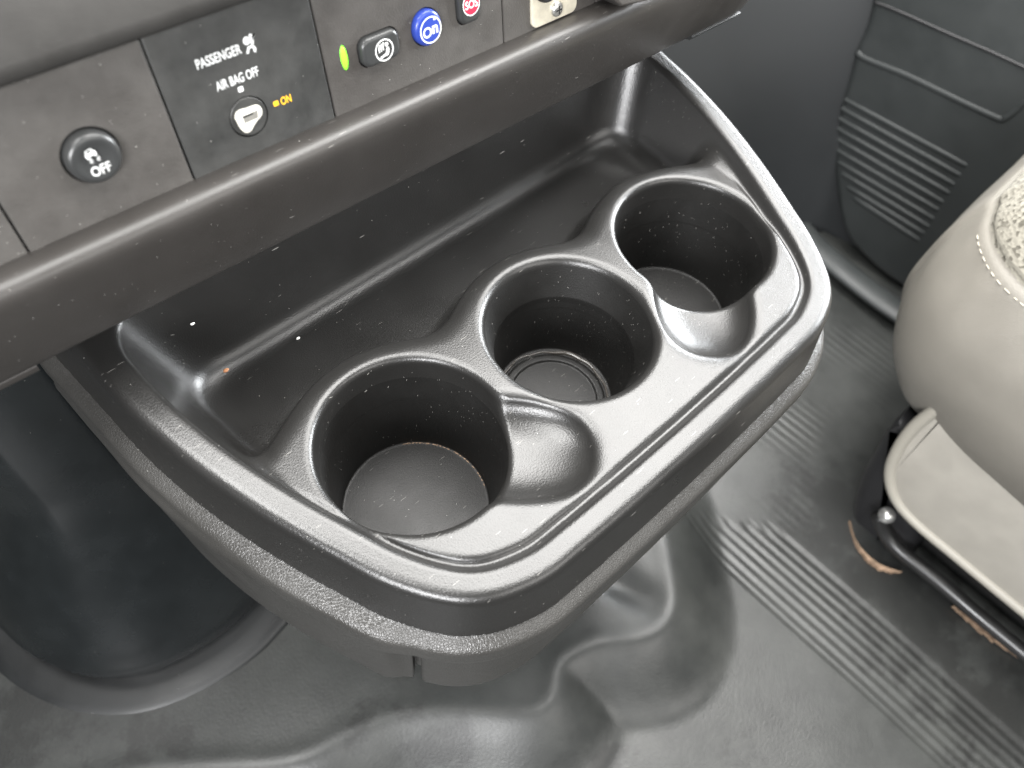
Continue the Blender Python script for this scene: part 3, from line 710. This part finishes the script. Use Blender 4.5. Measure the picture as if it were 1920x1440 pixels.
# ================================================================== passenger door
DX = .56
door = empty('passenger_door', (DX, 0, -.33), 'grey ribbed passenger door panel with a map pocket line, beside the seat', 'door')
def dpt(px, py, dx=0): return onx(px, py, DX - dx)
outl = [(1640, -60), (1622, 40), (1600, 92), (1585, 150), (1568, 215), (1559, 285), (1563, 350), (1574, 415), (1592, 455), (1640, 505), (1700, 548), (1800, 610), (2050, 760), (2300, 300), (2100, -150), (1800, -260)]
yz = [(p[1], p[2]) for p in (dpt(*q) for q in outl)]
def door_panel():
    A_ = spline(yz[:11], False, 4).tolist() + yz[11:]
    V, F = slab(A_, 0, .03, .010, 4)
    # local (y, z, depth) -> world, depth towards the cab
    V = [(DX + .03 - c, a, b) for a, b, c in V]
    parts = [(V, F)]
    L_ = [(290, 440), (275, 480), (262, 525), (255, 570), (250, 615), (250, 665), (260, 720), (275, 770), (300, 830), (330, 880)]
    R_ = [(855, 745), (828, 790), (800, 830), (778, 870), (750, 910), (727, 945), (707, 985), (685, 1020), (662, 1050), (640, 1080)]
    for (a, b), (c, d) in zip(L_, R_):
        p = dpt(1460 + a / 2.4 + 4, b / 2.4 + 2, -.0022); q = dpt(1460 + c / 2.4, d / 2.4, -.0022)
        parts.append(tube([p + (q - p) * t for t in (0, .02, .2, .5, .8, .98, 1)], [.002, .0034, .0037, .0038, .0037, .0034, .002], 10))
    return merge(*parts)
link('door_panel', mesh_from(*door_panel(), auto=math.radians(40)), M['door'], door)
pk = [(1606, 99), (1625, 112), (1700, 142), (1800, 190), (1870, 222), (1885, 222), (1905, 208), (1925, 190), (1990, 150)]
link('pocket_edge', mesh_from(*tube([dpt(*q) for q in spline(pk, False, 4)], .0060, 12, flat=.8)), M['door'], door).location.x += .0045
seam = [(1640, 5), (1662, 12), (1700, 28), (1790, 68), (1860, 98), (1925, 128), (2050, 185)]
link('seam', mesh_from(*tube([dpt(*q) for q in spline(seam, False, 4)], .0016, 8)), M['black'], door)
sill = [(1465, 300), (1485, 395), (1510, 440), (1560, 488), (1630, 545), (1705, 598), (1800, 665), (2000, 800)]
sl = [onz(*q, -.335) for q in spline(sill, False, 5)]
link('door_sill', mesh_from(*tube(sl, .016, 16, flat=.45)), M['door'], door)

# ================================================================== passenger seat
seat = empty('passenger_seat', (.45, -.3, -.34), 'grey vinyl passenger seat with tweed fabric top and piped lower valance', 'seat')
plan = [(700, -72), (350, -74), (316, -79), (290, -88), (270, -104), (256, -126), (248, -160), (241, -210), (236, -300), (232, -650), (700, -650)]
SP = np.array(spline(plan[:10], False, 8).tolist() + [(700, -650)])
F3 = Field2(SP, 180, 720, -660, -50, 3.0)
ZS = -43.0
def seat_sdf(x, y, z):
    d = F3(x, y); ins = np.where(z > -115, 20, 33) * ((z + 115) / 85.) ** 2
    body = smax(d + ins, -(z + 212), 18)
    topz = -15 + 10 * sstep(-d, 20, 120) - .02 * (x - 300)
    body = smax(body, z - topz, 9)
    groove = np.exp(-((z - ZS) / 3.2) ** 2) * 2.0
    pipe2 = np.exp(-((d + 44) / 3.0) ** 2) * sstep(z, -50, -38) * 2.2
    wr = .7 * np.sin(x / 15 + 2 * np.sin(z / 27)) * np.sin(z / 19 + y / 24) + .9 * np.exp(-((z + 70) / 16) ** 2) * np.sin(y / 6.5 + x / 9) * sstep(-z, 48, 60) * .4
    return body + groove + pipe2 + wr
V, Q, Nn = nets(seat_sdf, (215, -400, -214), (560, -66, -10), 2.5)
cz = V[Q].mean(1)[:, 2]
def fabric():
    m = plastic('tweed_fabric', (.21, .198, .165), .9, gs=0, mott=.05, mscale=20)
    nt = m.node_tree; L = nt.links; b = nt.nodes['Principled BSDF']; src = b.inputs['Base Color'].links[0].from_socket
    g = nt.nodes.new('ShaderNodeNewGeometry'); vo = nt.nodes.new('ShaderNodeTexVoronoi'); vo.inputs['Scale'].default_value = 430; mp = nt.nodes.new('ShaderNodeMapping'); mp.inputs['Scale'].default_value = (1, .6, 1); mp.inputs['Rotation'].default_value = (0, 0, .5)
    L.new(g.outputs['Position'], mp.inputs[0]); L.new(mp.outputs[0], vo.inputs['Vector'])
    sp = nt.nodes.new('ShaderNodeSeparateColor'); L.new(vo.outputs['Color'], sp.inputs[0])
    r = nt.nodes.new('ShaderNodeMapRange'); r.inputs[1].default_value = .62; r.inputs[2].default_value = .9; r.inputs[3].default_value = 0; r.inputs[4].default_value = .75; L.new(sp.outputs[0], r.inputs[0])
    mx = nt.nodes.new('ShaderNodeMix'); mx.data_type = 'RGBA'; L.new(r.outputs[0], mx.inputs[0]); L.new(src, mx.inputs[6]); mx.inputs[7].default_value = (.045, .04, .03, 1); L.new(mx.outputs[2], b.inputs['Base Color'])
    bp = nt.nodes.new('ShaderNodeBump'); bp.inputs['Strength'].default_value = .7; bp.inputs['Distance'].default_value = .0006; L.new(vo.outputs['Distance'], bp.inputs['Height']); L.new(bp.outputs[0], b.inputs['Normal'])
    return m
M['fabric'] = fabric()
link('cushion', net_mesh(V, Q, Nn, cz <= ZS), M['vinyl'], seat)
link('fabric_top', net_mesh(V, Q, Nn, cz > ZS), M['fabric'], seat)
# stitch line just under the seam
def offp(P, d):
    T = np.gradient(P, axis=0); T /= np.linalg.norm(T, axis=1)[:, None]; return P + np.c_[-T[:, 1], T[:, 0]] * d
SL = spline(plan[:10], False, 30)
insS = 20 * ((ZS - 7 + 115) / 85.) ** 2
sti = offp(SL, insS - .2); sti3 = [(p[0] * .001, p[1] * .001, (ZS - 7) * .001) for p in sti if -395 < p[1] < -98 and p[0] < 500]
acc = 0; segs = []; cur = [sti3[0]]
res = []
for a, b_ in zip(sti3, sti3[1:]):
    n = max(1, int(math.dist(a, b_) / .0005))
    for k in range(n): res.append(tuple(a[i] + (b_[i] - a[i]) * k / n for i in range(3)))
parts = [tube(res[i:i + 6], .00036, 6) for i in range(0, len(res) - 9, 9)]
link('stitching', mesh_from(*merge(*parts)), flat('cream_thread', (.42, .39, .32), .7), seat)
# valance
VX = .268
vpx = [(1800, 740), (1760, 762), (1715, 800), (1686, 842), (1673, 884), (1684, 930), (1722, 975), (1800, 1040), (1920, 1138), (2120, 1300)]
vy = [(lambda p: (p[1], p[2]))(onx(*q, VX)) for q in vpx]
vsp = spline(vy, False, 6)
pl = vsp.tolist() + [(vsp[-1][0], -.16), (vsp[0][0] - .01, -.16)]
vf = slab(pl, 0, .012, .003, 3); vf = ([(VX + .008 - c, a, b) for a, b, c in vf[0]], vf[1])
M['valance'] = plastic('lit_valance_vinyl', (.30, .283, .25), .6, grain=1100, gs=.35, gd=.0003, kind='vor', mott=.08, mscale=30)  # paler than the cushion vinyl: light on this side put into the colour
val = link('valance', mesh_from(*vf, auto=math.radians(40)), M['valance'], seat)
link('piping', mesh_from(*tube([(VX - .003, a, b) for a, b in vsp], .0050, 12)), flat('pale_piping', (.27, .255, .22), .5), val)
# metal base and foot
fb = [(1700, 786), (1668, 800), (1640, 845), (1612, 905), (1602, 955), (1606, 1005), (1640, 1045), (1685, 1068), (1720, 1020), (1740, 900)]
fy = [(lambda p: (p[1], p[2]))(onx(*q, .285)) for q in fb]
vf = slab(spline(fy, True, 4), 0, .04, .012, 5); vf = ([(.315 - c, a, b) for a, b, c in vf[0]], vf[1])
link('foot_cover', mesh_from(*vf, auto=math.radians(50)), M['black'], seat)
tp = [(1648, 965), (1660, 1000), (1690, 1035), (1760, 1090), (1840, 1158), (1930, 1232), (2100, 1370)]
link('base_tube', mesh_from(*tube([onx(*q, .262) for q in spline(tp, False, 5)], .0065, 14)), M['seatbase'], seat)
link('base_bolt', mesh_from(*tube([onx(1663, 966, .275), onx(1663, 966, .262)], .007, 14)), M['steel'], seat)
bmb = bmesh.new(); bmesh.ops.create_cube(bmb, size=1, matrix=Matrix.Translation((.50, -.40, -.285)) @ Matrix.Diagonal((.40, .46, .12, 1)))
link('base_frame', bm_mesh(bmb), M['seatbase'], seat)
def rag(pts, wd, x):
    P = spline(pts, False, 10); V = []; F = []
    for i, p in enumerate(P):
        a = random.uniform(.3, 1.0) * math.sin(PI * min(1, max(.06, i / (len(P) - 1))))
        q0 = onz(p[0], p[1], -.344); q1 = onz(p[0] + wd * a * .3, p[1] + wd * a, -.344)
        V += [tuple(q0), tuple(q1), tuple(q1 - np.array([0, 0, .004])), tuple(q0 - np.array([0, 0, .004]))]
    for i in range(len(P) - 1):
        for k in range(4): F.append((i * 4 + k, i * 4 + (k + 1) % 4, i * 4 + 4 + (k + 1) % 4, i * 4 + 4 + k))
    return V, F
rust1 = rag([(1594, 975), (1604, 1010), (1625, 1038), (1655, 1060), (1692, 1072)], 16, 0); rust2 = rag([(1788, 1135), (1830, 1168), (1870, 1198), (1915, 1232)], 12, 0)
link('rusty_edge', mesh_from(*rust1, smooth=False), M['rust'], seat)
link('rusty_edge', mesh_from(*rust2, smooth=False), M['rust'], seat)

# ================================================================== loose bits
def blob(r, sx, sy, sz, seed=0):
    bm = bmesh.new(); bmesh.ops.create_icosphere(bm, subdivisions=2, radius=r); rnd = random.Random(seed)
    for v in bm.verts: v.co *= 1 + rnd.uniform(-.12, .12); v.co.x *= sx; v.co.y *= sy; v.co.z *= sz
    return bm_mesh(bm, None)
o = link('crumb', blob(.0014, 1.25, .85, .7, 3), M['crumb'], None, Matrix.Translation(Vector(onz(423, 695, -.0285)))); tag(o, 'rusty brown crumb lying in the left end of the rear bin', 'crumb')
for i, (q, lab) in enumerate((((361, 607, .018), 'white speck on the rear wall above the left end of the bin'), ((559, 634, -.0292), 'white speck on the bin floor behind the near cup well'))):
    P = onz(*q)
    if i == 0:
        d = ray(361, 607); t = (.1105 - CC[1]) / d[1]; P = CC + d * t
    o = link('lint_speck', blob(.0008, 1.3, .8, .7, i + 5), M['speck'], None, Matrix.Translation(Vector(P))); tag(o, lab, 'lint', 'white specks of lint in the rear bin')
